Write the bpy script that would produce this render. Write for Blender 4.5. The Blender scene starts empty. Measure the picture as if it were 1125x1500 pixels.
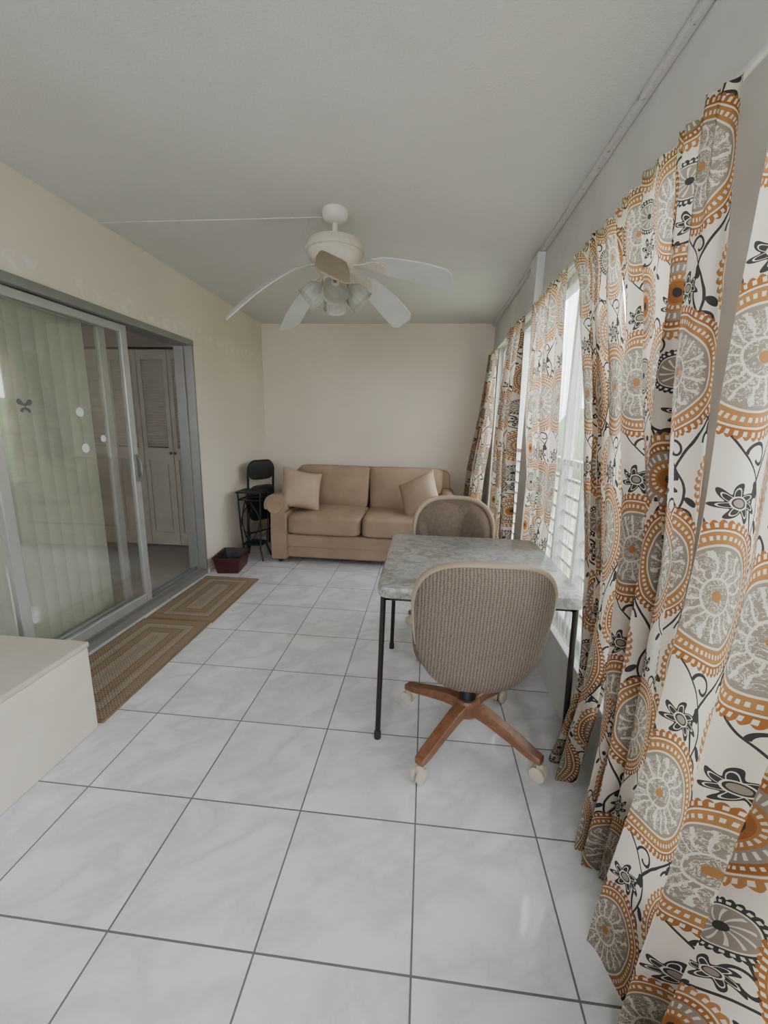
import bpy, bmesh, random
from math import *
from mathutils import Vector, Matrix
random.seed(3)
scene=bpy.context.scene
COL=scene.collection
# ---------------------------------------------------------------- camera
CP=(-0.0185,-0.7647,1.3233)
def cam_axes(yaw,pitch,roll):
    f=Vector((-sin(yaw)*cos(pitch),cos(yaw)*cos(pitch),-sin(pitch)))
    r=Vector((cos(yaw),sin(yaw),0)); d=f.cross(r)
    return cos(roll)*r+sin(roll)*d,-sin(roll)*r+cos(roll)*d,f
r_,d_,f_=cam_axes(0.0966,0.206,-0.0231)
cd=bpy.data.cameras.new('camera'); cam=bpy.data.objects.new('camera',cd); COL.objects.link(cam)
cam.matrix_world=Matrix(((r_.x,-d_.x,-f_.x,CP[0]),(r_.y,-d_.y,-f_.y,CP[1]),(r_.z,-d_.z,-f_.z,CP[2]),(0,0,0,1)))
cd.sensor_fit='HORIZONTAL'; cd.sensor_width=36; cd.lens=604.09/1125*36; cd.clip_start=0.02; cd.clip_end=300
scene.camera=cam
XL,XR,YB,ZC=-1.912,0.66,4.018,2.411
# ---------------------------------------------------------------- node helpers
class S:
    def __init__(s,nt,k): s.nt=nt; s.k=k
    def op(s,o,*a):
        n=s.nt.nodes.new('ShaderNodeMath'); n.operation=o
        for i,v in enumerate((s,)+a):
            if isinstance(v,S): s.nt.links.new(v.k,n.inputs[i])
            else: n.inputs[i].default_value=v
        return S(s.nt,n.outputs[0])
    def __add__(s,o): return s.op('ADD',o)
    __radd__=__add__
    def __sub__(s,o): return s.op('SUBTRACT',o)
    def __rsub__(s,o): return (s*-1)+o
    def __mul__(s,o): return s.op('MULTIPLY',o)
    __rmul__=__mul__
    def __truediv__(s,o): return s.op('DIVIDE',o)
    def abs(s): return s.op('ABSOLUTE')
    def sin(s): return s.op('SINE')
    def sqrt(s): return s.op('SQRT')
    def mod(s,p): return s.op('FLOORED_MODULO',p)
    def lt(s,o): return s.op('LESS_THAN',o)
    def gt(s,o): return s.op('GREATER_THAN',o)
    def mn(s,o): return s.op('MINIMUM',o)
    def mx(s,o): return s.op('MAXIMUM',o)
class M:
    def __init__(s,name,color=(.8,.8,.8),rough=.5,metal=0,spec=.5):
        s.m=bpy.data.materials.new(name); s.m.use_nodes=True; s.nt=s.m.node_tree
        s.b=s.nt.nodes['Principled BSDF']; s.out=s.nt.nodes['Material Output']
        s.b.inputs['Base Color'].default_value=(*color,1); s.b.inputs['Roughness'].default_value=rough
        s.b.inputs['Metallic'].default_value=metal
        s.b.inputs['Specular IOR Level'].default_value=spec
    def n(s,t,**k):
        n=s.nt.nodes.new(t)
        for a,b in k.items(): setattr(n,a,b)
        return n
    def l(s,a,b): s.nt.links.new(a.k if isinstance(a,S) else a,b)
    def coord(s,which='Object'):
        t=s.n('ShaderNodeTexCoord'); return t.outputs[which]
    def xyz(s,which='Object'):
        x=s.n('ShaderNodeSeparateXYZ'); s.l(s.coord(which),x.inputs[0]); return [S(s.nt,o) for o in x.outputs]
    def noise(s,scale,detail=3,rough=.5,dist=0,which='Object',vec=None):
        t=s.n('ShaderNodeTexNoise'); t.inputs['Scale'].default_value=scale; t.inputs['Detail'].default_value=detail
        t.inputs['Roughness'].default_value=rough; t.inputs['Distortion'].default_value=dist
        s.l(vec if vec else s.coord(which),t.inputs['Vector']); return S(s.nt,t.outputs['Fac'])
    def mix(s,a,b,f):
        x=s.n('ShaderNodeMix',data_type='RGBA')
        for v,i in ((a,6),(b,7)):
            if isinstance(v,tuple): x.inputs[i].default_value=(*v,1)
            else: s.l(v,x.inputs[i])
        if isinstance(f,(int,float)): x.inputs[0].default_value=f
        else: s.l(f,x.inputs[0])
        return x.outputs[2]
    def ramp(s,f,stops,interp='LINEAR'):
        r=s.n('ShaderNodeValToRGB'); s.l(f,r.inputs[0]); e=r.color_ramp; e.interpolation=interp
        while len(e.elements)>1: e.elements.remove(e.elements[-1])
        e.elements[0].position=stops[0][0]; e.elements[0].color=(*stops[0][1],1)
        for p,c in stops[1:]:
            x=e.elements.new(p); x.color=(*c,1)
        return r.outputs[0]
    def color(s,c): s.l(c,s.b.inputs['Base Color']); return s
    def bump(s,h,strength=.3,dist=.01):
        b=s.n('ShaderNodeBump'); b.inputs['Strength'].default_value=strength; b.inputs['Distance'].default_value=dist
        s.l(h,b.inputs['Height']); s.l(b.outputs[0],s.b.inputs['Normal']); return s
def plain(name,c,rough=.5,metal=0,var=.06,vs=6,bump=0,bs=200,spec=.5):
    m=M(name,c,rough,metal,spec)
    n=m.noise(vs,4)
    m.color(m.ramp(n,[(.3,tuple(x*(1-var) for x in c)),(.7,tuple(min(1,x*(1+var)) for x in c))]))
    if bump: m.bump(m.noise(bs,3),bump,.004)
    return m
# ---------------------------------------------------------------- materials
WC=(.72,.655,.575)
wall_cream=plain('wall_cream',WC,.75,var=.05,vs=1.5,bump=.12,bs=90)
wl_m=M('wall_cream_spackled',WC,.75)
_x,_y,_z=wl_m.xyz()
_n=wl_m.noise(15,2,.5); _n2=wl_m.noise(1.5,4)
_band=(_z.gt(1.975)*_z.lt(2.06))
_sp=((_n-.52)*9).mn(1.0).mx(0.0)*_band*.5
wl_m.color(wl_m.mix(wl_m.ramp(_n2,[(.3,tuple(q*.95 for q in WC)),(.7,tuple(q*1.05 for q in WC))]),(.83,.81,.77),_sp)); wl_m.bump(wl_m.noise(90,3),.12,.004)
wall_white=plain('wall_white',(.60,.60,.59),.7,var=.08,vs=4,bump=.1,bs=90)
ceil_m=plain('ceiling_paint',(.63,.62,.61),.85,var=.03,vs=2,bump=.45,bs=140)
# rough cracked seam trim
seam=M('cracked_seam_paint',(.6,.6,.6),.8)
_c=seam.noise(45,4,.7); seam.color(seam.mix((.60,.595,.58),(.25,.24,.22),((_c-.60)*10).mn(1.0).mx(0.0))); seam.bump(seam.noise(60,4),.7,.008)
trim_m=plain('trim_paint',(.60,.59,.56),.5,var=.05,vs=8)
alu=plain('aluminium',(.46,.465,.465),.38,.5,var=.04,vs=8)
alu_fr=plain('aluminium_grey',(.27,.27,.265),.45,.4,var=.04,vs=8)
alu_dark=plain('aluminium_dull',(.22,.225,.23),.45,.6,var=.08,vs=12)
white_fr=plain('window_frame_paint',(.66,.67,.66),.4)
box_m=plain('cream_paint',(.68,.64,.56),.6,bump=.15,bs=120)
boxtop_m=plain('cream_top',(.54,.50,.44),.7,bump=.3,bs=160)
fl=M('marble_tile',rough=.12)
x,y,z=fl.xyz()
T=.4
ti=(x/T).op('FLOOR'); tj=(y/T).op('FLOOR')
gx=x.mod(T); gx=gx.mn(T-gx); gy=y.mod(T); gy=gy.mn(T-gy); g=gx.mn(gy).lt(.0028)
cmb=fl.n('ShaderNodeCombineXYZ'); fl.l((x+y*.6)*.9+ti*3.7,cmb.inputs[0]); fl.l((y-x*.6)*1.4+tj*2.3,cmb.inputs[1]); fl.l(ti*1.3+tj*1.7,cmb.inputs[2])
v1=fl.noise(2.4,5,.6,.4,vec=cmb.outputs[0]); v2=fl.noise(4,3,.5,.3,vec=cmb.outputs[0])
vein=((v1-.5).abs()*10).op('MINIMUM',1.0)
base=fl.mix((.59,.60,.64),(.735,.74,.775),vein)
base=fl.mix(base,(.66,.67,.705),((v2-.5)*2.5).mn(1.0).mx(0.0))
fl.color(fl.mix(base,(.13,.13,.135),g))
fl.l(g*.5+.045,fl.b.inputs['Roughness']); fl.bump(1-g,.25,.002)
fl.b.inputs['Specular IOR Level'].default_value=.65
wood=M('oak_wood',rough=.35); wn=wood.noise(14,5,.6,2); wood.color(wood.ramp(wn,[(.3,(.15,.064,.033)),(.7,(.25,.118,.062))]))
black=plain('black_steel',(.014,.014,.016),.4,.3)
brownsteel=plain('dark_bronze_steel',(.022,.017,.016),.4,.4)
caster_m=plain('ivory_plastic',(.52,.47,.38),.4)
rim_m=plain('beige_vinyl',(.34,.265,.20),.45,bump=.1)
wv=M('ribbed_woven_fabric',rough=.9,spec=.2)
xx,yy,zz=wv.xyz(); n1=wv.noise(60,3); n2_=wv.noise(300,2)
rib=((xx*540+n1*4).sin()*.5+.5)*.6+(zz*800+n1*9).sin()*.10+(n2_-.5)*1.3+.17
rib=rib.mn(1.0).mx(0.0)
wv.color(wv.mix((.115,.09,.076),(.275,.23,.192),rib)); wv.bump(rib,.7,.003)
wv2=plain('taupe_fabric',(.155,.12,.098),.85,var=.15,vs=60,bump=.3,bs=300,spec=.2)
sofa_m=plain('tan_microsuede',(.335,.247,.185),.95,var=.10,vs=6,bump=.35,bs=350,spec=.05)
pil_m=plain('sand_fabric',(.405,.310,.236),.95,var=.06,vs=8,bump=.35,bs=350,spec=.05)
foot_m=plain('dark_foot_wood',(.03,.02,.015),.4)
tb=M('slate_laminate',rough=.32)
a=tb.noise(11,7,.72,1.4); b=tb.noise(24,5,.6,.6)
tb.color(tb.mix(tb.ramp(a,[(.34,(.12,.12,.115)),(.46,(.22,.22,.21)),(.55,(.35,.35,.34)),(.64,(.21,.21,.20)),(.74,(.29,.29,.28))]),(.13,.125,.11),((b-.52)*5).mn(.6).mx(0.0)))
fanw=plain('fan_white',(.66,.64,.60),.45,var=.05)
fancream=plain('fan_cream',(.57,.525,.455),.5,var=.08,vs=30,bump=.2,bs=60)
fanblade=plain('fan_blade_white',(.58,.58,.57),.5)
fanshaded=plain('fan_blade_shaded',(.30,.235,.175),.55,var=.12,vs=20)  # shade on the front blade, painted in as a darker tan
brass=plain('brass',(.42,.30,.14),.35,.8)
frost=M('frosted_glass',(.80,.80,.76),.25); frost.b.inputs['Transmission Weight'].default_value=.5
_n=frost.noise(40,2); frost.color(frost.mix((.60,.60,.55),(.74,.74,.69),_n))
def glass(name,tint=(1,1,1),base=.04):
    m=M(name); t=m.n('ShaderNodeBsdfTransparent'); t.inputs[0].default_value=(*tint,1)
    g=m.n('ShaderNodeBsdfGlossy'); g.inputs['Roughness'].default_value=.03
    lw=m.n('ShaderNodeLayerWeight'); lw.inputs[0].default_value=.5
    fac=S(m.nt,lw.outputs['Facing']); fac=fac.op('POWER',4.0)*.75+base
    mx=m.n('ShaderNodeMixShader')
    m.l(fac,mx.inputs[0]); m.l(t.outputs[0],mx.inputs[1]); m.l(g.outputs[0],mx.inputs[2]); m.l(mx.outputs[0],m.out.inputs[0]); return m
door_glass=glass('door_glass',(.88,.90,.88),.15); win_glass=glass('window_glass',(.96,.98,.98),.03)
blind_m=plain('blind_vinyl',(.84,.85,.77),.6,var=.06)
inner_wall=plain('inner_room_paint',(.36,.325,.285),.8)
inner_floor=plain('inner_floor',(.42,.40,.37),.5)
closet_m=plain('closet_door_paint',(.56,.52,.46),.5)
grass=plain('grass',(.27,.33,.20),.9,var=.4,vs=8)
hedge_m=plain('hedge_leaves',(.15,.22,.10),.9,var=.5,vs=14,bump=.8,bs=30)
redbox=plain('burgundy_plastic',(.06,.014,.018),.45); blackp=plain('black_plastic',(.016,.016,.018),.5)
sticker=plain('pale_aqua_sticker',(.62,.80,.76),.5); bfly=plain('butterfly_grey',(.13,.12,.14),.5)
def rug_mat(name,hx,hy):
    m=M(name,rough=.95,spec=.1); x,y,z=m.xyz(); e=(hx-x.abs()).mn(hy-y.abs())
    br=(x+y).op('MULTIPLY',300).sin()*.002; e2=e+br
    c1=(.315,.232,.162); c2=(.38,.325,.255); c3=(.25,.18,.128); c4=(.34,.29,.225)
    c=m.ramp(e2/hx,[(0,c3),(.05,c1),(.26,c3),(.30,c2),(.42,c4),(.50,c3),(.54,c1),(.70,c3),(.74,c2),(.90,c4)],'CONSTANT')
    n=m.noise(120,3); c=m.mix(c,(.14,.10,.07),((n-.4)*.9).mx(0.0))
    m.color(c); m.bump(((e*420).sin()*.5+.5)+((x+y)*350).sin()*.4,.7,.004); return m
def curtain_mat(name,trans):
    m=M(name,rough=.85,spec=.15); u,v,_=m.xyz('UV')
    wn_=m.noise(9,2,which='UV'); wn3=m.noise(5,2,which='UV'); u=(u+(wn_-.5)*.020)*1.08; v=(v+(wn3-.5)*.024)*1.08
    ORG=(.265,.108,.038); ORG2=(.325,.158,.064); BEI=(.235,.20,.168); DRK=(.045,.041,.043); WH=(.60,.55,.485)
    P,Q=.395,.49
    def at(a,b,sx=1,sy=1):
        a*=P/.46; b*=Q/.62
        dx=((u-a+P/2).mod(P)-P/2)*(1/sx); dy=((v-b+Q/2).mod(Q)-Q/2)*(1/sy)
        r=(dx*dx+dy*dy).sqrt(); th=dy.op('ARCTAN2',dx); return dx,dy,r,th
    def vine(a,amp,ph,k=1):
        a*=P/.46
        dx=((u-a+P/2).mod(P)-P/2); return (dx-(v*(2*pi/Q*k)+ph).sin()*amp).abs()
    vm=vine(.225,.055,0.4).lt(.0040).mx(vine(.455,.04,2.0,2).lt(.0036)).mx(vine(.12,.07,4.0,1).lt(.003))
    uu=((v-.02+Q/2).mod(Q)-Q/2); vm=vm.mx((uu-(u*(2*pi/P*1)).sin()*.05).abs().lt(.0036))
    for a,b,R in ((.255,.08,.028),(.20,.30,.022),(.28,.555,.026),(.43,.33,.022),(.04,.335,.020),(.42,.05,.020),(.16,.53,.018),(.30,.25,.017)):
        dx,dy,r,th=at(a,b); vm=vm.mx((r-(th*.0035+R)).abs().lt(.0036)*(th.gt(-2.4)))
    for i,(a,b) in enumerate(((.225,.16),(.30,.30),(.17,.45),(.40,.20),(.03,.52),(.26,.60),(.44,.56),(.08,.30),(.33,.58),(.22,.36))):
        dx,dy,r,th=at(a,b,1,1.0); s=cos(i*1.3);c=sin(i*1.3)
        p=dx*c+dy*s; q=dy*c-dx*s; vm=vm.mx(((p*p)*.22+q*q).sqrt().lt(.0082))
    col=m.mix(WH,DRK,vm)
    for a,b,R,n in ((.125,.405,.048,7),(.375,.03,.042,6),(.225,.235,.031,5)):
        dx,dy,r,th=at(a,b,1.15,.9); pet=(th*n+r*70).sin()
        col=m.mix(col,DRK,r.lt(pet*R*.25+R*.72))
        col=m.mix(col,WH,(r-(pet*R*.20+R*.50)).abs().lt(.0016))
        col=m.mix(col,BEI,r.lt(R*.20)); col=m.mix(col,WH,(r-R*.30).abs().lt(.0014))
    dx,dy,r,th=at(.365,.165,1.15,.95)
    col=m.mix(col,DRK,r.lt((th*18).sin().abs()*.005+.058)); col=m.mix(col,WH,(r-.053).abs().lt(.003)*(th*30).sin().gt(0)); col=m.mix(col,WH,r.lt(.046)); col=m.mix(col,BEI,r.lt(.043)); col=m.mix(col,WH,r.lt(.038)*((th*11+r*90).sin().gt(.7))); col=m.mix(col,DRK,r.lt(.010))
    dx,dy,r,th=at(.345,.425,.95,1.12)
    col=m.mix(col,ORG2,r.lt((th*18).sin().abs()*.008+.103)); col=m.mix(col,WH,(r-.098).abs().lt(.005)*(th*36).sin().gt(.2)); col=m.mix(col,WH,(r-.086).abs().lt(.002)); col=m.mix(col,ORG,r.lt(.082))
    col=m.mix(col,WH,(r-.074).abs().lt(.003)*(th*44).sin().gt(0))
    col=m.mix(col,BEI,r.lt(.066)); col=m.mix(col,WH,r.lt(.061)*r.gt(.048)*((th*26).sin().gt(.4))); col=m.mix(col,ORG2,r.lt(.044)); col=m.mix(col,WH,(r-.034).abs().lt(.004)*(th*20).sin().gt(.1)); col=m.mix(col,ORG,r.lt(.025)); col=m.mix(col,DRK,r.lt(.011))
    dx,dy,r,th=at(.125,.15,1.05,1.20)
    col=m.mix(col,ORG,r.lt((th*30).sin().abs()*.006+.131)); col=m.mix(col,WH,(r-.127).abs().lt(.004)*(th*60).sin().gt(.2)); col=m.mix(col,WH,(r-.117).abs().lt(.0018)); col=m.mix(col,ORG2,r.lt(.114)); col=m.mix(col,WH,(r-.104).abs().lt(.004)*(th*60).sin().gt(0)); col=m.mix(col,WH,r.lt(.092))
    nn=m.noise(60,3,.6,1.5,which='UV'); nb=m.noise(25,3,.6,.8,which='UV')
    col=m.mix(col,BEI,r.lt(.088)); br=((th*17+(r*130).sin()*.5+(nb-.5)*9).sin()).gt(.74)*r.gt(.034)*r.lt(.082); col=m.mix(col,WH,br.mx((nn-.5).abs().lt(.022)*r.lt(.080))); col=m.mix(col,WH,(r-.032).abs().lt(.0022)); col=m.mix(col,ORG2,r.lt(.010))
    m.color(col)
    tr=m.n('ShaderNodeBsdfTranslucent'); m.l(col,tr.inputs[0]); mx=m.n('ShaderNodeMixShader'); mx.inputs[0].default_value=trans
    m.l(m.b.outputs[0],mx.inputs[1]); m.l(tr.outputs[0],mx.inputs[2]); m.l(mx.outputs[0],m.out.inputs[0]); return m
cur_m=curtain_mat('curtain_print',.48)
cur_s=curtain_mat('sheer_curtain_print',.62)
sheer=M('white_sheer',(.60,.60,.59),.8)
_t=sheer.n('ShaderNodeBsdfTransparent'); _tr=sheer.n('ShaderNodeBsdfTranslucent'); _tr.inputs[0].default_value=(.5,.5,.49,1)
_a=sheer.n('ShaderNodeMixShader'); _a.inputs[0].default_value=.3; sheer.l(sheer.b.outputs[0],_a.inputs[1]); sheer.l(_tr.outputs[0],_a.inputs[2])
_b=sheer.n('ShaderNodeMixShader'); _wn=sheer.noise(400,2); sheer.l(_wn*.4+.40,_b.inputs[0]); sheer.l(_a.outputs[0],_b.inputs[1]); sheer.l(_t.outputs[0],_b.inputs[2]); sheer.l(_b.outputs[0],sheer.out.inputs[0])
# ---------------------------------------------------------------- mesh helpers
class B:
    def __init__(s): s.bm=bmesh.new()
    def box(s,lo,hi,rot=None,piv=None):
        vs=[s.bm.verts.new((x,y,z)) for x in (lo[0],hi[0]) for y in (lo[1],hi[1]) for z in (lo[2],hi[2])]
        for f in ((0,1,3,2),(4,6,7,5),(0,4,5,1),(2,3,7,6),(0,2,6,4),(1,5,7,3)): s.bm.faces.new([vs[i] for i in f])
        if rot:
            p=Vector(piv) if piv else (Vector(lo)+Vector(hi))/2
            for v in vs: v.co=p+rot@(v.co-p)
        return s
    def quad(s,pts):
        s.bm.faces.new([s.bm.verts.new(p) for p in pts]); return s
    def loft(s,rings,cap=True,closed=True):
        R=[[s.bm.verts.new(p) for p in r] for r in rings]
        n=len(R[0])
        for a,b in zip(R,R[1:]):
            for i in range(n if closed else n-1):
                j=(i+1)%n; s.bm.faces.new((a[i],a[j],b[j],b[i]))
        if cap:
            s.bm.faces.new(R[0][::-1]); s.bm.faces.new(R[-1])
        return s
    def tube(s,pts,r,n=12,closed=False,flat=1):
        pts=[Vector(p) for p in pts]; rings=[]; N=len(pts); up=None
        for i,p in enumerate(pts):
            if closed: t=(pts[(i+1)%N]-pts[i-1]).normalized()
            else: t=(pts[min(i+1,N-1)]-pts[max(i-1,0)]).normalized()
            if up is None:
                up=Vector((0,0,1)) if abs(t.z)<.9 else Vector((1,0,0))
            a=t.cross(up).normalized(); b=a.cross(t).normalized(); up=b
            rr=r[i] if isinstance(r,(list,tuple)) else r
            rings.append([p+a*cos(2*pi*k/n)*rr+b*sin(2*pi*k/n)*rr*flat for k in range(n)])
        if closed: rings.append(rings[0]); return s.loft(rings,cap=False)
        return s.loft(rings)
    def lathe(s,prof,c=(0,0,0),n=32,cap=True):
        return s.loft([[ (c[0]+r*cos(2*pi*k/n),c[1]+r*sin(2*pi*k/n),c[2]+z) for k in range(n)] for r,z in prof],cap=cap)
    def puff(s,c,h,n=6,cuts=10,rot=None,fn=None):
        t=bmesh.new(); bmesh.ops.create_cube(t,size=2); bmesh.ops.subdivide_edges(t,edges=t.edges[:],cuts=cuts,use_grid_fill=True)
        mp={}
        for v in t.verts:
            q=v.co; k=(abs(q.x)**n+abs(q.y)**n+abs(q.z)**n)**(-1/n); q=q*k
            if fn: q=Vector(fn(q.x,q.y,q.z))
            p=Vector((q.x*h[0],q.y*h[1],q.z*h[2]))
            if rot: p=rot@p
            mp[v]=s.bm.verts.new(p+Vector(c))
        for f in t.faces: s.bm.faces.new([mp[v] for v in f.verts])
        t.free(); return s
    def obj(s,name,mat,parent=None,smooth=True,bevel=0,loc=None,rot=0,seg=2,structure=False,label=None,cat=None,solid=0,sub=0,kind=None):
        bmesh.ops.recalc_face_normals(s.bm,faces=s.bm.faces[:])
        me=bpy.data.meshes.new(name); s.bm.to_mesh(me); s.bm.free()
        me.materials.append(mat.m)
        if smooth:
            for p in me.polygons: p.use_smooth=True
            try: me.set_sharp_from_angle(angle=radians(40))
            except Exception: pass
        o=bpy.data.objects.new(name,me); COL.objects.link(o)
        if parent: o.parent=parent
        if loc: o.location=loc
        o.rotation_euler[2]=rot
        if solid:
            q=o.modifiers.new('s','SOLIDIFY'); q.thickness=solid; q.offset=0
        if bevel:
            q=o.modifiers.new('b','BEVEL'); q.width=bevel; q.segments=seg; q.limit_method='ANGLE'
        if sub:
            q=o.modifiers.new('sub','SUBSURF'); q.levels=sub; q.render_levels=sub
        if structure: o['kind']='structure'
        if kind: o['kind']=kind
        if label: o['label']=label
        if cat: o['category']=cat
        return o
def thing(name,loc,label,cat,rotz=0,group=None):
    e=bpy.data.objects.new(name,None); e.location=loc; e.rotation_euler[2]=rotz; e.empty_display_size=.1; COL.objects.link(e)
    e['label']=label; e['category']=cat
    if group: e['group']=group
    return e
RX=lambda a:Matrix.Rotation(a,3,'X'); RY=lambda a:Matrix.Rotation(a,3,'Y'); RZ=lambda a:Matrix.Rotation(a,3,'Z')
# ---------------------------------------------------------------- room shell
YN=-2.6
B().box((XL-.15,YN-.15,-.1),(XR+.13,YB+.15,0)).obj('floor',fl,structure=True,smooth=False)
B().box((-4.8,YN-.15,ZC),(XR+.13,YB+.15,ZC+.1)).obj('ceiling',ceil_m,structure=True,smooth=False)
B().box((XL-.15,YB,0),(XR+.13,YB+.15,ZC)).obj('wall_back',wall_cream,structure=True,smooth=False)
DY0,DY1,DZ=-.62,2.56,1.955
w=B(); w.box((XL-.15,YN,0),(XL,DY0,ZC)); w.box((XL-.15,DY0,DZ),(XL,DY1,ZC)); w.box((XL-.15,DY1,0),(XL,YB,ZC)); w.obj('wall_left',wl_m,structure=True,smooth=False)
SZ,WT=.345,2.10
w=B(); w.box((XR,YN,0),(XR+.13,YB,SZ)); w.box((XR,YN,WT),(XR+.13,YB,ZC))
for a,b in ((YN,-1.75),(.29,.42),(2.07,2.30),(3.62,YB)): w.box((XR,a,SZ),(XR+.13,b,WT))
w.obj('wall_right',wall_white,structure=True,smooth=False)
w=B(); w.box((XL-.15,YN-.15,0),(XR+.13,YN,.8)); w.box((XL-.15,YN-.15,2.1),(XR+.13,YN,ZC)); w.box((XL-.15,YN-.15,.8),(XL+.75,YN,2.1)); w.box((XR-.6,YN-.15,.8),(XR+.13,YN,2.1))
w.obj('wall_front',wall_cream,structure=True,smooth=False)
B().box((XR-.03,YN,ZC-.025),(XR,YB,ZC)).obj('trim_1',seam,structure=True,smooth=False,bevel=.006)
B().box((XR-.05,2.10,WT-.02),(XR,2.27,ZC-.025)).obj('trim_2',wall_white,structure=True,smooth=False,bevel=.004)
B().box((XL,1.667,ZC-.005),(-.62,1.685,ZC)).obj('trim_3',ceil_m,structure=True,smooth=False,bevel=.002)
B().box((XL,DY1+.02,0),(XL+.012,YB,.03)).obj('baseboard_left',trim_m,structure=True,smooth=False)
B().box((XR-.03,YN,SZ-.005),(XR+.13,YB-.4,SZ+.015)).obj('trim_4',trim_m,structure=True,smooth=False,bevel=.004)
def window(i,y0,y1,mull):
    e=bpy.data.objects.new('window_%d'%i,None); e.location=(XR+.07,(y0+y1)/2,SZ); COL.objects.link(e); e['kind']='structure'
    L=lambda y:y-(y0+y1)/2
    h=WT-SZ; w=B(); t=.035
    w.box((-.03,L(y0),.015),(.03,L(y1),.05)); w.box((-.03,L(y0),h-.04),(.03,L(y1),h))
    for y in [y0]+mull+[y1-t]: w.box((-.03,L(y),.05),(.03,L(y)+t,h-.04))
    w.box((-.025,L(y0)+t,.80),(.025,L(y1)-t,.83))
    k=.12
    while k<.78:
        w.box((.0,L(y0)+t,k),(.03,L(y1)-t,k+.016)); k+=.085
    w.obj('frame',white_fr,e,smooth=False,bevel=.003)
    B().quad([(0,L(y0)+t,.05),(0,L(y1)-t,.05),(0,L(y1)-t,h-.04),(0,L(y0)+t,h-.04)]).obj('pane',win_glass,e,smooth=False)
window(1,-1.75,.29,[-1.1,-.4]); window(2,.42,2.07,[.75,1.18,1.5]); window(3,2.30,3.62,[2.72,3.15])
# ---------------------------------------------------------------- sliding door
dr=bpy.data.objects.new('door_1',None); dr.location=(XL,1.0,0); COL.objects.link(dr); dr['kind']='structure'
w=B(); w.box((-.15,DY0-1,0),(0.005,DY1-1,.045)); w.box((-.15,DY0-1,DZ-.045),(0.012,DY1-1,DZ))
w.box((-.15,DY0-1,.045),(.012,DY0-.96,DZ-.045)); w.box((-.15,DY1-1.025,.045),(.008,DY1-1,DZ-.045)); w.box((-.075,DY1-1.04,.045),(-.06,DY1-1.025,DZ-.045))
w.box((-.045,DY0-1,.045),(-.035,DY1-1.036,.062)); w.box((-.095,DY0-1,.045),(-.085,DY1-1.036,.062)); w.obj('frame',alu_fr,dr,smooth=False,bevel=.002)
def panel(xc,y0,y1,handle=False):
    w=B(); t=.055; z0,z1=.065,DZ-.05
    w.box((xc-.015,y0-1,z0),(xc+.015,y0-1+t,z1)); w.box((xc-.015,y1-1-t,z0),(xc+.015,y1-1,z1))
    w.box((xc-.015,y0-1+t,z0),(xc+.015,y1-1-t,z0+.06)); w.box((xc-.015,y0-1+t,z1-.045),(xc+.015,y1-1-t,z1))
    p=w.obj('sliding_panel',alu,dr,smooth=False,bevel=.004)
    ya,yb,za,zb=y0-1+t,y1-1-t,z0+.06,z1-.045
    B().quad([(xc,ya,za),(xc,yb,za),(xc,yb,zb),(xc,ya,zb)]).obj('glass_pane',door_glass,p,smooth=False)
    if handle:
        h=B(); h.box((xc+.015,y1-1-.042,.92),(xc+.03,y1-1-.014,1.10)); h.tube([(xc+.03,y1-1-.028,.94),(xc+.05,y1-1-.028,.96),(xc+.05,y1-1-.028,1.06),(xc+.03,y1-1-.028,1.08)],.006,8); h.obj('handle',alu_dark,p)
panel(-.09,-.58,.80); panel(-.09,.72,1.72); panel(-.04,.905,1.845,True)
gx0=XL-.04+.0015
def disc(y,z,r):
    B().loft([[ (gx0+dx,y+r*cos(2*pi*k/20),z+r*sin(2*pi*k/20)) for k in range(20)] for dx in (0,.002)]).obj('glass_sticker',sticker,label='round pale aqua sticker on the sliding door glass',cat='sticker')['group']='stickers on the door glass'
disc(1.42,1.36,.026); disc(1.43,1.16,.026); disc(1.57,1.21,.020)
w=B()
for sy in (-1,1):
    for (zc,sz,sl,an) in ((.015,.019,.026,.5),(-.014,.013,.018,-.6)):
        ring=[]
        for k in range(16):
            a=2*pi*k/16; p=sl*cos(a)+sl*.95; q=sz*sin(a)*(.6+.4*cos(a))
            ring.append((p*cos(an)-q*sin(an), p*sin(an)+q*cos(an)))
        w.loft([[(gx0+dx,1.10+sy*p*.85,1.375+zc*.3+q) for p,q in ring] for dx in (0,.0015)])
w.tube([(gx0+.002,1.10,1.358),(gx0+.003,1.10,1.392)],.0025,8)
w.obj('butterfly_sticker',bfly,label='small grey butterfly decal on the door glass',cat='sticker')
w=B(); y=-.55
while y<1.65:
    w.loft([[(XL-.205+.007*sin(pi*k/5),y+.088*k/5,z) for k in range(6)]+[(XL-.208+.007*sin(pi*k/5),y+.088*k/5,z) for k in range(5,-1,-1)] for z in (.07,1.93)]); y+=.080
bl=thing('vertical_blinds',(0,0,0),'pale cream vinyl vertical blinds behind the sliding glass door','blinds')
w.obj('slats',blind_m,bl)
B().box((XL-.235,-.58,1.93),(XL-.175,2.5,1.965)).obj('head_rail',alu,bl,smooth=False)
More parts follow.
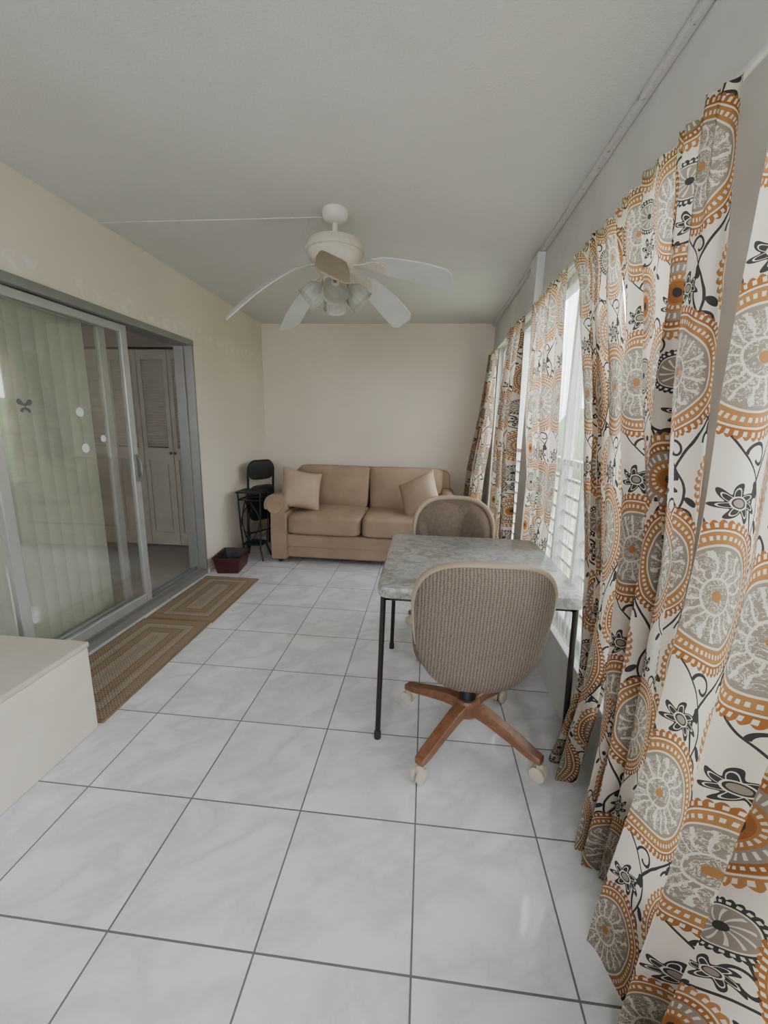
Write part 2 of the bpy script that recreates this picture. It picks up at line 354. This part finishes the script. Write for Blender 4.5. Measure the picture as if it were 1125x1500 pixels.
# ---------------------------------------------------------------- inner room
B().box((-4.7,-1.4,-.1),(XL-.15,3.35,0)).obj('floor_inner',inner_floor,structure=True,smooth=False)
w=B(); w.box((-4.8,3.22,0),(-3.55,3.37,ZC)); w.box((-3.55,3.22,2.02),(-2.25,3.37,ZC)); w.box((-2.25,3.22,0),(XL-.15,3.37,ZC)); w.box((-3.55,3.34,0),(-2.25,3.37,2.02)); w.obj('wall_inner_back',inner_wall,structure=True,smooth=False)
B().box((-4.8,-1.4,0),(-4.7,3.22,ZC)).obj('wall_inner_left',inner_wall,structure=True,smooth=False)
w=B(); w.box((-4.8,-1.5,0),(XL-.15,-1.4,1.1)); w.box((-4.8,-1.5,1.9),(XL-.15,-1.4,ZC)); w.box((-4.8,-1.5,1.1),(-4.0,-1.4,1.9)); w.box((-3.2,-1.5,1.1),(XL-.15,-1.4,1.9)); w.obj('wall_inner_front',inner_wall,structure=True,smooth=False)  # unseen opening added to let daylight in onto the closet doors
for i in range(4):
    x0=-3.545+i*.322; zt=2.0
    e=bpy.data.objects.new('door_%d'%(i+2),None); e.location=(x0,3.25,0); COL.objects.link(e); e['kind']='structure'
    W=.316; w=B()
    w.box((0,0,.02),(.045,.03,zt)); w.box((W-.045,0,.02),(W,.03,zt)); w.box((.045,0,.02),(W-.045,.03,.16)); w.box((.045,0,zt-.09),(W-.045,.03,zt)); w.box((.045,0,.93),(W-.045,.03,1.05))
    w.box((.045,.012,.16),(W-.045,.02,.93)); w.box((.075,.004,.20),(W-.075,.012,.89))
    z=1.06
    while z<zt-.10:
        w.box((.045,.008,z),(W-.045,.014,z+.032),RX(.5)); z+=.026
    w.obj('louvred_leaf',closet_m,e,smooth=False)
    k=B(); k.lathe([(.002,0),(.008,.004),(.015,.02),(.012,.03),(.001,.034)],n=16)
    o=k.obj('knob',alu_dark,e); o.location=(.02 if i%2 else W-.02,0,1.0); o.rotation_euler=(pi/2,0,0)
# ---------------------------------------------------------------- cream box bench
bx=thing('storage_bench',(-1.64,-.3,0),'cream painted rectangular box bench beside the glass door','bench')
B().box((-.255,-1.2,0),(.245,.985,.385)).obj('body',box_m,bx,smooth=False,bevel=.008)
B().box((-.26,-1.2,.386),(.25,.99,.41)).obj('lid',boxtop_m,bx,smooth=False,bevel=.008)
# ---------------------------------------------------------------- rugs
for (y0,y1,lab) in ((.70,1.655,'brown and cream braided jute door mat beside the box bench'),(1.66,2.47,'brown and cream braided jute door mat by the open doorway')):
    hx,hy=.235,(y1-y0)/2
    w=B(); w.box((-hx,-hy,0),(hx,hy,.012))
    o=w.obj('door_mat',rug_mat('braided_jute',hx,hy),loc=(-1.63,(y0+y1)/2,.001),bevel=.005,label=lab,cat='mat',rot=.012)
    o['group']='braided door mats'
# ---------------------------------------------------------------- sofa
so=thing('sofa',(-.60,3.46,0),'tan microsuede two seat sofa with rolled arms','sofa')
w=B(); w.box((-.74,-.49,.05),(.74,.45,.28)); w.obj('base',sofa_m,so,bevel=.02,seg=3)
B().box((-.70,-.50,.155),(.70,-.47,.165)).obj('front_welt',sofa_m,so,bevel=.003)
w=B(); w.puff((0,.38,.50),(.86,.11,.365),n=14,cuts=14); w.obj('back_frame',sofa_m,so)
for sx in (-1,1):
    ring=[(-.02,.04),(.13,.04),(.13,.52)]
    for k in range(13):
        a=radians(-20+k*240/12); ring.append((.065+.108*cos(a)+.02,.565+.108*sin(a)))
    ring.append((-.02,.50))
    rings=[]
    for yy,sc in ((-.53,.97),(-.525,1.0),(-.50,1.0),(0,1),(.44,1),(.46,.97)):
        cx=sum(p[0] for p in ring)/len(ring); cz=.45
        rings.append([(sx*(.73+ (cx+(p[0]-cx)*sc)), yy, cz+(p[1]-cz)*sc) for p in ring])
    w=B(); w.loft(rings); w.obj('armrest',sofa_m,so,bevel=.012,seg=3)
    o=B().lathe([(.001,0),(.075,.0),(.082,.006),(.075,.014),(.001,.014)],n=32).obj('arm_scroll',sofa_m,so)
    o.rotation_euler=(pi/2,0,0); o.location=(sx*.815,-.526,.565)
    B().puff((sx*.365,-.14,.375),(.364,.375,.098),n=9,cuts=14,fn=lambda x,y,z:(x,y,z+(.28*(1-x*x)*(1-y*y) if z>0 else 0))).obj('seat_cushion',sofa_m,so)
    B().puff((sx*.385,.20,.655),(.382,.135,.235),n=9,cuts=16,rot=RX(-.14),fn=lambda x,y,z:(x*(1+.03*z),y*(1+.35*(1-x*x)*(1-z*z)),z)).obj('back_cushion',sofa_m,so)
for sx in (-1,1):
    for sy in (-.46,.40):
        B().lathe([(.022,0),(.034,.055)],c=(sx*.79,sy,0),n=16).obj('foot',foot_m,so)
def pillow(loc,rot,s,lab):
    w=B()
    def fn(x,y,z):
        t=((1-x*x*.98)*(1-z*z*.98))**.42
        ex=1-.10*(1-abs(z)**2)*(abs(x)**3); ez=1-.10*(1-abs(x)**2)*(abs(z)**3)
        return (x*ex,y*t,z*ez)
    t=bmesh.new(); bmesh.ops.create_cube(t,size=2); bmesh.ops.subdivide_edges(t,edges=t.edges[:],cuts=14,use_grid_fill=True); mp={}
    for v in t.verts:
        q=fn(*v.co); mp[v]=w.bm.verts.new((q[0]*s,q[1]*.095,q[2]*s))
    for f in t.faces: w.bm.faces.new([mp[v] for v in f.verts])
    t.free()
    o=w.obj('throw_pillow',pil_m,label=lab,cat='pillow'); o.location=loc; o.rotation_euler=rot; o['group']='throw pillows on the sofa'
pillow((-1.22,3.15,.69),(-.38,.22,.55),.20,'sand coloured square throw pillow leaning on sofa arm')
pillow((-.06,3.18,.67),(-.45,-.48,-.35),.20,'sand coloured throw pillow tilted against the sofa back')
# ---------------------------------------------------------------- card table
tbx,tby=.213,1.15
ct=thing('folding_card_table',(tbx,tby,0),'grey marbled folding card table with thin dark steel legs','table')
def rrect(hx,hy,r,z,n=6):
    o=[]
    for cx,cy,a0 in ((hx-r,hy-r,0),(-hx+r,hy-r,90),(-hx+r,-hy+r,180),(hx-r,-hy+r,270)):
        for k in range(n+1):
            a=radians(a0+90*k/n); o.append((cx+r*cos(a),cy+r*sin(a),z))
    return o
w=B(); w.loft([rrect(.385,.40,.04,.660),rrect(.395,.41,.045,.664),rrect(.400,.415,.05,.684),rrect(.400,.415,.05,.700),rrect(.395,.41,.045,.708),rrect(.385,.40,.04,.711)]); w.obj('tabletop',tb,ct)
w=B()
for a,b in (((-.37,-.37,.638),(.37,-.35,.66)),((-.37,.35,.638),(.37,.37,.66)),((-.37,-.37,.638),(-.35,.37,.66)),((.35,-.37,.638),(.37,.37,.66))): w.box(a,b)
w.obj('apron_frame',brownsteel,ct,smooth=False)
for sx in (-1,1):
    for sy in (-1,1):
        w=B(); w.tube([(sx*.378,sy*.345,.66),(sx*.383,sy*.36,.3),(sx*.387,sy*.372,.012)],.0115,12)
        w.tube([(sx*.380,sy*.35,.60),(sx*.380,sy*.22,.66)],.005,8)
        l=w.obj('leg',brownsteel,ct)
        B().lathe([(.015,0),(.015,.03),(.012,.035)],c=(sx*.387,sy*.372,0),n=14).obj('rubber_foot',blackp,l)
# ---------------------------------------------------------------- caster chairs
def outl(th,a=.248,b=.266,n=3.2):
    c,s=cos(th),sin(th); x=a*(1 if c>=0 else -1)*abs(c)**(2/n); z=b*(1 if s>=0 else -1)*abs(s)**(2/n)
    x*=1+.07*(z/b)-.05*(z/b)**2; return x,z
ZB=.607
def bend(x,y,z): return (x, y-.215+1.1*x*x-.20*(z+.02), ZB+z)
def build_chair():
    ch=thing('dining_chair',(0,0,0),'beige ribbed woven caster chair with oak star base, back turned outward','chair')
    w=B(); K=20; N=56
    def layer(yf,ss):
        return [[bend(outl(2*pi*k/N)[0]*s,yf(s,2*pi*k/N),outl(2*pi*k/N)[1]*s) for k in range(N)] for s in ss]
    ss=[.02]+[i/K for i in range(1,K+1)]
    outer=layer(lambda s,t:-.030*(1-s**8)-.016,ss)
    inner=layer(lambda s,t:.012,ss[::-1])
    w.loft(outer+inner); w.obj('backrest',wv,ch)
    w=B()
    def tuft(s,t):
        x,z=outl(t); x*=s*.93; z*=s*.93; an=atan2(z+.30,x)
        return .016+.026*(1-s**6)+.045*abs(sin(an*5.5))*(1-s**6)*min(1,(sqrt(x*x+(z+.30)**2))/.2)
    N2=160
    L=[[bend(outl(2*pi*k/N2)[0]*s*.93,tuft(s,2*pi*k/N2),outl(2*pi*k/N2)[1]*s*.93) for k in range(N2)] for s in [i/30 for i in range(30,0,-1)]+[.005]]
    w.loft(L); w.obj('back_cushion',wv2,ch)
    pts=[]
    for k in range(49):
        t=radians(-12+k*204/48); x,z=outl(t); pts.append(bend(x*1.0,.004,z*1.0))
    rr=[.005+.011*min(1,k/8,(48-k)/8) for k in range(49)]
    B().tube(pts,rr,14).obj('back_rim',rim_m,ch)
    w=B(); w.puff((0,.04,.445),(.245,.250,.058),n=3.2,cuts=12); w.obj('seat',wv2,ch)
    B().lathe([(.20,.37),(.23,.39),(.23,.405),(.2,.41)],c=(0,.04,0),n=32).obj('seat_pan',wood,ch)
    w=B(); w.box((-.03,-.17,.375),(.03,-.03,.385)); w.box((-.03,-.18,.375),(.03,-.165,.50)); w.obj('back_bracket',black,ch,smooth=False,bevel=.004)
    w=B(); w.lathe([(.030,.12),(.034,.15),(.034,.22),(.026,.23),(.022,.36),(.06,.37)],n=24); w.obj('pedestal',black,ch)
    B().lathe([(.045,.118),(.052,.13),(.052,.185),(.045,.195)],n=24).obj('base_hub',wood,ch)
    for i in range(4):
        a=radians(50+90*i); u=Vector((cos(a),sin(a),0)); v=Vector((-sin(a),cos(a),0)); w=B(); rings=[]
        for d,zc,hh,hw in ((.02,.160,.026,.026),(.10,.152,.024,.026),(.20,.125,.021,.024),(.29,.098,.018,.023),(.335,.088,.014,.020)):
            c=u*d+Vector((0,0,zc)); rings.append([c+v*hw+Vector((0,0,hh)),c+v*hw-Vector((0,0,hh)),c-v*hw-Vector((0,0,hh)),c-v*hw+Vector((0,0,hh))])
        w.loft(rings); w.obj('base_leg',wood,ch,bevel=.006,seg=3)
        c=u*.325; w=B()
        for s in (-1,1):
            q=c+v*.014*s; w.loft([[q+v*s*dx+Vector((0,0,.030))+ (u*cos(2*pi*k/20)+Vector((0,0,sin(2*pi*k/20))))*rr for k in range(20)] for dx,rr in ((-.010,.024),(-.008,.030),(.006,.030),(.010,.022))])
        w.box(tuple(c+Vector((-.012,-.012,.045))),tuple(c+Vector((.012,.012,.076))))
        w.obj('caster',caster_m,ch)
    return ch
c1=build_chair()
def dup(o,parent=None):
    n=o.copy(); COL.objects.link(n)
    if parent is not None: n.parent=parent
    for c in list(o.children): dup(c,n)
    return n
c2=dup(c1)
c1.location=(.205,.835,0); c1.rotation_euler[2]=radians(3)
c2.location=(.19,1.66,0); c2.rotation_euler[2]=radians(184)
c2['label']='taupe channel tufted caster chair tucked under the card table'
for c in (c1,c2): c['group']='caster chairs at the card table'
# ---------------------------------------------------------------- ceiling fan
fx,fy=-.54,1.61
fan=thing('ceiling_fan',(fx,fy,ZC),'white five blade ceiling fan with drooping blades and lights','ceiling fan')
B().lathe([(.066,0),(.068,-.015),(.062,-.040),(.045,-.055),(.02,-.06)],n=32).obj('canopy',fanw,fan)
B().tube([(0,0,-.05),(0,0,-.145)],.014,12).obj('downrod',fanw,fan)
w=B(); w.lathe([(.02,-.112),(.035,-.117),(.04,-.130),(.10,-.137),(.135,-.150),(.146,-.170),(.146,-.188),(.156,-.191),(.156,-.201),(.146,-.205),(.138,-.235),(.11,-.266),(.085,-.278),(.085,-.300),(.055,-.32)],n=40); w.obj('motor_housing',fancream,fan)
B().lathe([(.05,-.300),(.062,-.318),(.062,-.350),(.045,-.370),(.02,-.38)],n=28).obj('switch_housing',fanw,fan)
for ang,ztip,Rr,bm_ in ((-10,2.03,.63,fanblade),(57,1.985,.63,fanblade),(132,1.94,.62,fanblade),(205,1.835,.56,fanblade),(281,1.925,.53,fanshaded)):
    a=radians(ang); u=Vector((cos(a),sin(a),0)); v=Vector((-sin(a),cos(a),0))
    z0=-.262; zt=ztip-ZC
    def cen(t): return u*(.10+(Rr-.10)*t)+Vector((0,0,z0+(zt-z0)*(t**1.5)))
    w=B(); rings=[]
    for i in range(17):
        t=.22+.78*i/16; c=cen(t); hw=.058+.022*min(1,(t-.22)*2)
        if t>.93: hw*=sqrt(max(.0,1-((t-.93)/.075)**2))*.55+.45
        if t<.27: hw*=.8
        pa=radians(21); vv=v*cos(pa)-Vector((0,0,1))*sin(pa)
        nrm=Vector((0,0,.004)); rings.append([c+vv*hw+nrm,c-vv*hw+nrm,c-vv*hw-nrm,c+vv*hw-nrm])
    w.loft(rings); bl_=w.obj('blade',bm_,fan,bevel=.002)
    w=B(); rings=[]
    for t,hw in ((0,.016),(.06,.016),(.12,.020),(.20,.036),(.28,.042),(.34,.020)):
        c=cen(t)-Vector((0,0,.008)); vv=v*cos(radians(18*min(1,t*5)))-Vector((0,0,1))*sin(radians(18*min(1,t*5)))
        rings.append([c+vv*hw+Vector((0,0,.003)),c-vv*hw+Vector((0,0,.003)),c-vv*hw-Vector((0,0,.003)),c+vv*hw-Vector((0,0,.003))])
    w.loft(rings); w.obj('blade_bracket',fancream,bl_,bevel=.002)
for i in range(4):
    a=radians(12+90*i); u=Vector((cos(a),sin(a),0)); c0=Vector((0,0,-.345))
    ax=(u*.72+Vector((0,0,-.70))).normalized(); s1=u.cross(Vector((0,0,1))).normalized(); s2=ax.cross(s1)
    base=c0+u*.072+Vector((0,0,-.016))
    w=B(); w.tube([c0+u*.04,c0+u*.065+Vector((0,0,.005)),base],.009,10); w.obj('light_arm',brass,fan)
    w=B(); rings=[]
    for d,r in ((0,.022),(.010,.034),(.030,.052),(.055,.062),(.080,.062),(.098,.060),(.106,.066),(.109,.066),(.104,.060),(.088,.057),(.055,.057),(.03,.047),(.01,.028)):
        rings.append([base+ax*d+(s1*cos(2*pi*k/72)+s2*sin(2*pi*k/72))*r*(1+(.03*cos(18*2*pi*k/72) if d>.02 else 0)) for k in range(72)])
    w.loft(rings,cap=False); w.obj('lamp_shade',frost,fan)
# ---------------------------------------------------------------- corner items
ps=thing('plant_stand',(-1.67,3.05,0),'black wrought iron plant stand beside the sofa','plant stand')
w=B(); w.loft([rrect(.13,.12,.02,.665),rrect(.13,.12,.02,.68)]); w.obj('top',black,ps)
w=B()
for sx in (-1,1):
    for sy in (-1,1):
        w.tube([(sx*.11,sy*.10,.665),(sx*.10,sy*.09,.35),(sx*.085,sy*.08,.12),(sx*.12,sy*.11,.0)],.008,8)
for z,hh in ((.60,.11),(.16,.09)):
    w.tube([(hh,hh*.9,z),(-hh,hh*.9,z),(-hh,-hh*.9,z),(hh,-hh*.9,z)],.006,8,closed=True)
for s in (-1,1):
    w.tube([(s*.09*sin(k*pi/10),-.085,.20+.38*k/10) for k in range(11)],.0055,8)
    w.tube([(-.085 ,s*.08*sin(k*pi/10),.20+.38*k/10) for k in range(11)],.0055,8)
w.obj('iron_frame',black,ps)
w=B(); w.loft([rrect(.10,.09,.01,.15),rrect(.10,.09,.01,.157)]); w.obj('shelf',black,ps)
fc=thing('folding_chair',(-1.765,3.42,0),'folded black metal chair leaning in the corner','chair',rotz=radians(64))
R_=RX(.05)
def P(x,y,z): return tuple(R_@Vector((x,y,z)))
w=B(); pts=[(-.17,0,.01),(-.17,0,.80)]+[(-.17+.09-.09*cos(radians(k*15)),0,.84+.10*sin(radians(k*15))) for k in range(7)]+[(.17-.09+.09*sin(radians(k*15)),0,.84+.10*cos(radians(k*15))) for k in range(7)]+[(.17,0,.80),(.17,0,.01)]
w.tube([P(*q) for q in pts],.012,10); w.tube([P(-.15,.03,.01),P(-.15,.03,.60)],.010,10); w.tube([P(.15,.03,.01),P(.15,.03,.60)],.010,10); w.tube([P(-.17,0,.18),P(.17,0,.18)],.008,8); w.obj('frame',black,fc)
w=B(); w.puff((0,0,0),(.16,.012,.095),n=4,cuts=8); o=w.obj('backrest',blackp,fc); o.location=P(0,-.008,.84); o.rotation_euler=(.05,0,0)
w=B(); w.puff((0,0,0),(.165,.02,.19),n=5,cuts=6); o=w.obj('seat',blackp,fc); o.location=P(0,-.02,.50); o.rotation_euler=(.05,0,0)
bn=thing('storage_bin',(-1.755,2.72,0),'small open burgundy and black bin on the floor','bin',rotz=radians(8))
def ringr(hx,hy,z): return rrect(hx,hy,.015,z,3)
B().loft([ringr(.095,.145,.0),ringr(.12,.165,.135),ringr(.128,.172,.135),ringr(.128,.172,.145),ringr(.115,.160,.145),ringr(.09,.14,.012)]).obj('tub',redbox,bn)
B().loft([ringr(.087,.137,.013),ringr(.112,.158,.143),ringr(.109,.155,.143),ringr(.083,.133,.016)]).obj('liner',blackp,bn)
# ---------------------------------------------------------------- curtains
def interp(keys,z,i):
    if z>=keys[0][0]: return keys[0][i]
    for a,b in zip(keys,keys[1:]):
        if b[0]<=z<=a[0]:
            t=(a[0]-z)/(a[0]-b[0]); t=t*t*(3-2*t)*.4+t*.6; return a[i]*(1-t)+b[i]*t
    return keys[-1][i]
def curtain(keys,folds,amp,clothw,mat,lab,uoff,seed,name='curtain',cat='curtain',grp='printed curtains on the windows',lim=XR-.034,irr=1.0):
    rnd=random.Random(seed); ph=[rnd.uniform(0,6.28) for _ in range(6)]
    NU,NV=240,110; zt,zb=keys[0][0],keys[-1][0]
    bm=bmesh.new(); uvl=bm.loops.layers.uv.new('UVMap'); G=[]
    yc=(keys[0][1]+keys[0][2])/2; xc=keys[-1][3]
    for j in range(NV+1):
        z=zt+(zb-zt)*j/NV; yf,yn,x0=interp(keys,z,1),interp(keys,z,2),interp(keys,z,3); row=[]
        q=j/NV; env=.35+.65*min(1,q*3)
        for i in range(NU+1):
            u=i/NU; w=u+irr*(.035*sin(2*pi*u*1.3+ph[0]+q*2.2)+.018*sin(2*pi*u*3.1+ph[1]+q*1.2))
            f=2*pi*folds*w; am=1+.35*irr*sin(2*pi*u*1.7+ph[4]+q)
            xo=amp*env*am*(sin(f+ph[2])*.8+.35*sin(f*.5+ph[3]+q*2)+.14*sin(2*f+q*3+ph[5])) + amp*.28*(1-env)*sin(f*3)
            yy=yf+(yn-yf)*u+amp*.35*env*cos(f+ph[2]+.5)
            xx_=x0+xo
            if xx_>lim-.02: xx_=lim-.02+.02*(1-exp(-(xx_-lim+.02)/.02))
            zz_=z+(.012*sin(f+ph[3])*q if j==NV else 0)
            row.append(bm.verts.new((xx_-xc,yy-yc,max(zz_,.004))))
        G.append(row)
    for j in range(NV):
        for i in range(NU):
            f=bm.faces.new((G[j][i],G[j][i+1],G[j+1][i+1],G[j+1][i])); f.smooth=True
            for l,(a,b) in zip(f.loops,((i,j),(i+1,j),(i+1,j+1),(i,j+1))):
                l[uvl].uv=(a/NU*clothw+uoff, 5+(zt+(zb-zt)*b/NV))
    me=bpy.data.meshes.new('curtain'); bm.to_mesh(me); bm.free(); me.materials.append(mat.m)
    o=bpy.data.objects.new(name,me); o.location=(xc,yc,0); COL.objects.link(o); o['label']=lab; o['category']=cat
    if grp: o['group']=grp
    return o
D='white curtain with orange medallions and dark vines, '
curtain([(2.06,.20,-.80,.600),(1.62,.145,-.74,.580),(1.13,.075,-.66,.553),(.65,.055,-.62,.520),(.01,.10,-.62,.485)],5,.048,1.45,cur_m,D+'trailing on floor',.05,1)
curtain([(2.07,.90,.345,.600),(1.57,.66,.29,.588),(1.0,.42,.225,.580),(.44,.345,.245,.580),(.01,.39,.275,.572)],4,.038,1.10,cur_m,D+'gathered narrow below',.2,2)
curtain([(2.07,1.32,.91,.60),(1.9,1.18,.84,.60),(1.3,.87,.58,.585),(.8,.70,.48,.58),(.45,.63,.53,.58),(.2,.70,.58,.575),(.01,.79,.61,.57)],4,.034,1.0,cur_s,D+'swept sideways',.33,3)
curtain([(2.07,2.04,1.42,.60),(1.5,1.97,1.34,.60),(1.0,1.80,1.32,.615),(.01,1.76,1.42,.615)],5,.024,1.15,cur_s,D+'beside the table',.1,4)
curtain([(2.07,2.80,2.30,.60),(1.3,2.85,2.25,.58),(.7,2.75,2.12,.57),(.01,2.7,2.1,.56)],5,.04,1.05,cur_m,D+'near the post',.4,5)
curtain([(2.05,3.85,3.35,.60),(1.5,3.86,3.32,.57),(.8,3.90,3.25,.50),(.01,3.92,3.25,.48)],5,.045,1.0,cur_m,D+'by the sofa',.0,6)
curtain([(2.05,1.52,.98,.647),(1.2,1.46,.90,.647),(.375,1.40,.85,.647)],12,.007,1.2,sheer,'thin white sheer curtain panel against the window',.0,7,'sheer_curtain','sheer curtain',None,.70,.3)
B().tube([(.622,-1.7,2.075),(.622,3.9,2.075)],.009,10).obj('curtain_rod',white_fr,label='thin white curtain rod above the windows',cat='curtain rod')
# ---------------------------------------------------------------- outside
B().box((XR+.3,-14,-.35),(40,18,-.3)).obj('ground',grass,structure=True,smooth=False)
w=B()
for i in range(34):
    w.puff((6+random.uniform(-.5,.5),-10+i*.8,.6+random.uniform(-.2,.3)),(1.0,.8,1.1+random.uniform(0,.6)),n=2.3,cuts=4)
w.obj('hedge',hedge_m,label='row of green hedge bushes outside the windows',cat='hedge',kind='stuff')
# ---------------------------------------------------------------- light
wd=bpy.data.worlds.new('world'); scene.world=wd; wd.use_nodes=True; nt=wd.node_tree; bg=nt.nodes['Background']
tc=nt.nodes.new('ShaderNodeTexCoord'); sp=nt.nodes.new('ShaderNodeSeparateXYZ'); nt.links.new(tc.outputs['Generated'],sp.inputs[0])
rp=nt.nodes.new('ShaderNodeValToRGB'); nt.links.new(sp.outputs[2],rp.inputs[0]); e=rp.color_ramp
e.elements[0].position=.0; e.elements[0].color=(.93,.92,.92,1); e.elements[1].position=.5; e.elements[1].color=(.95,.96,1,1)
nt.links.new(rp.outputs[0],bg.inputs[0]); bg.inputs[1].default_value=11.5
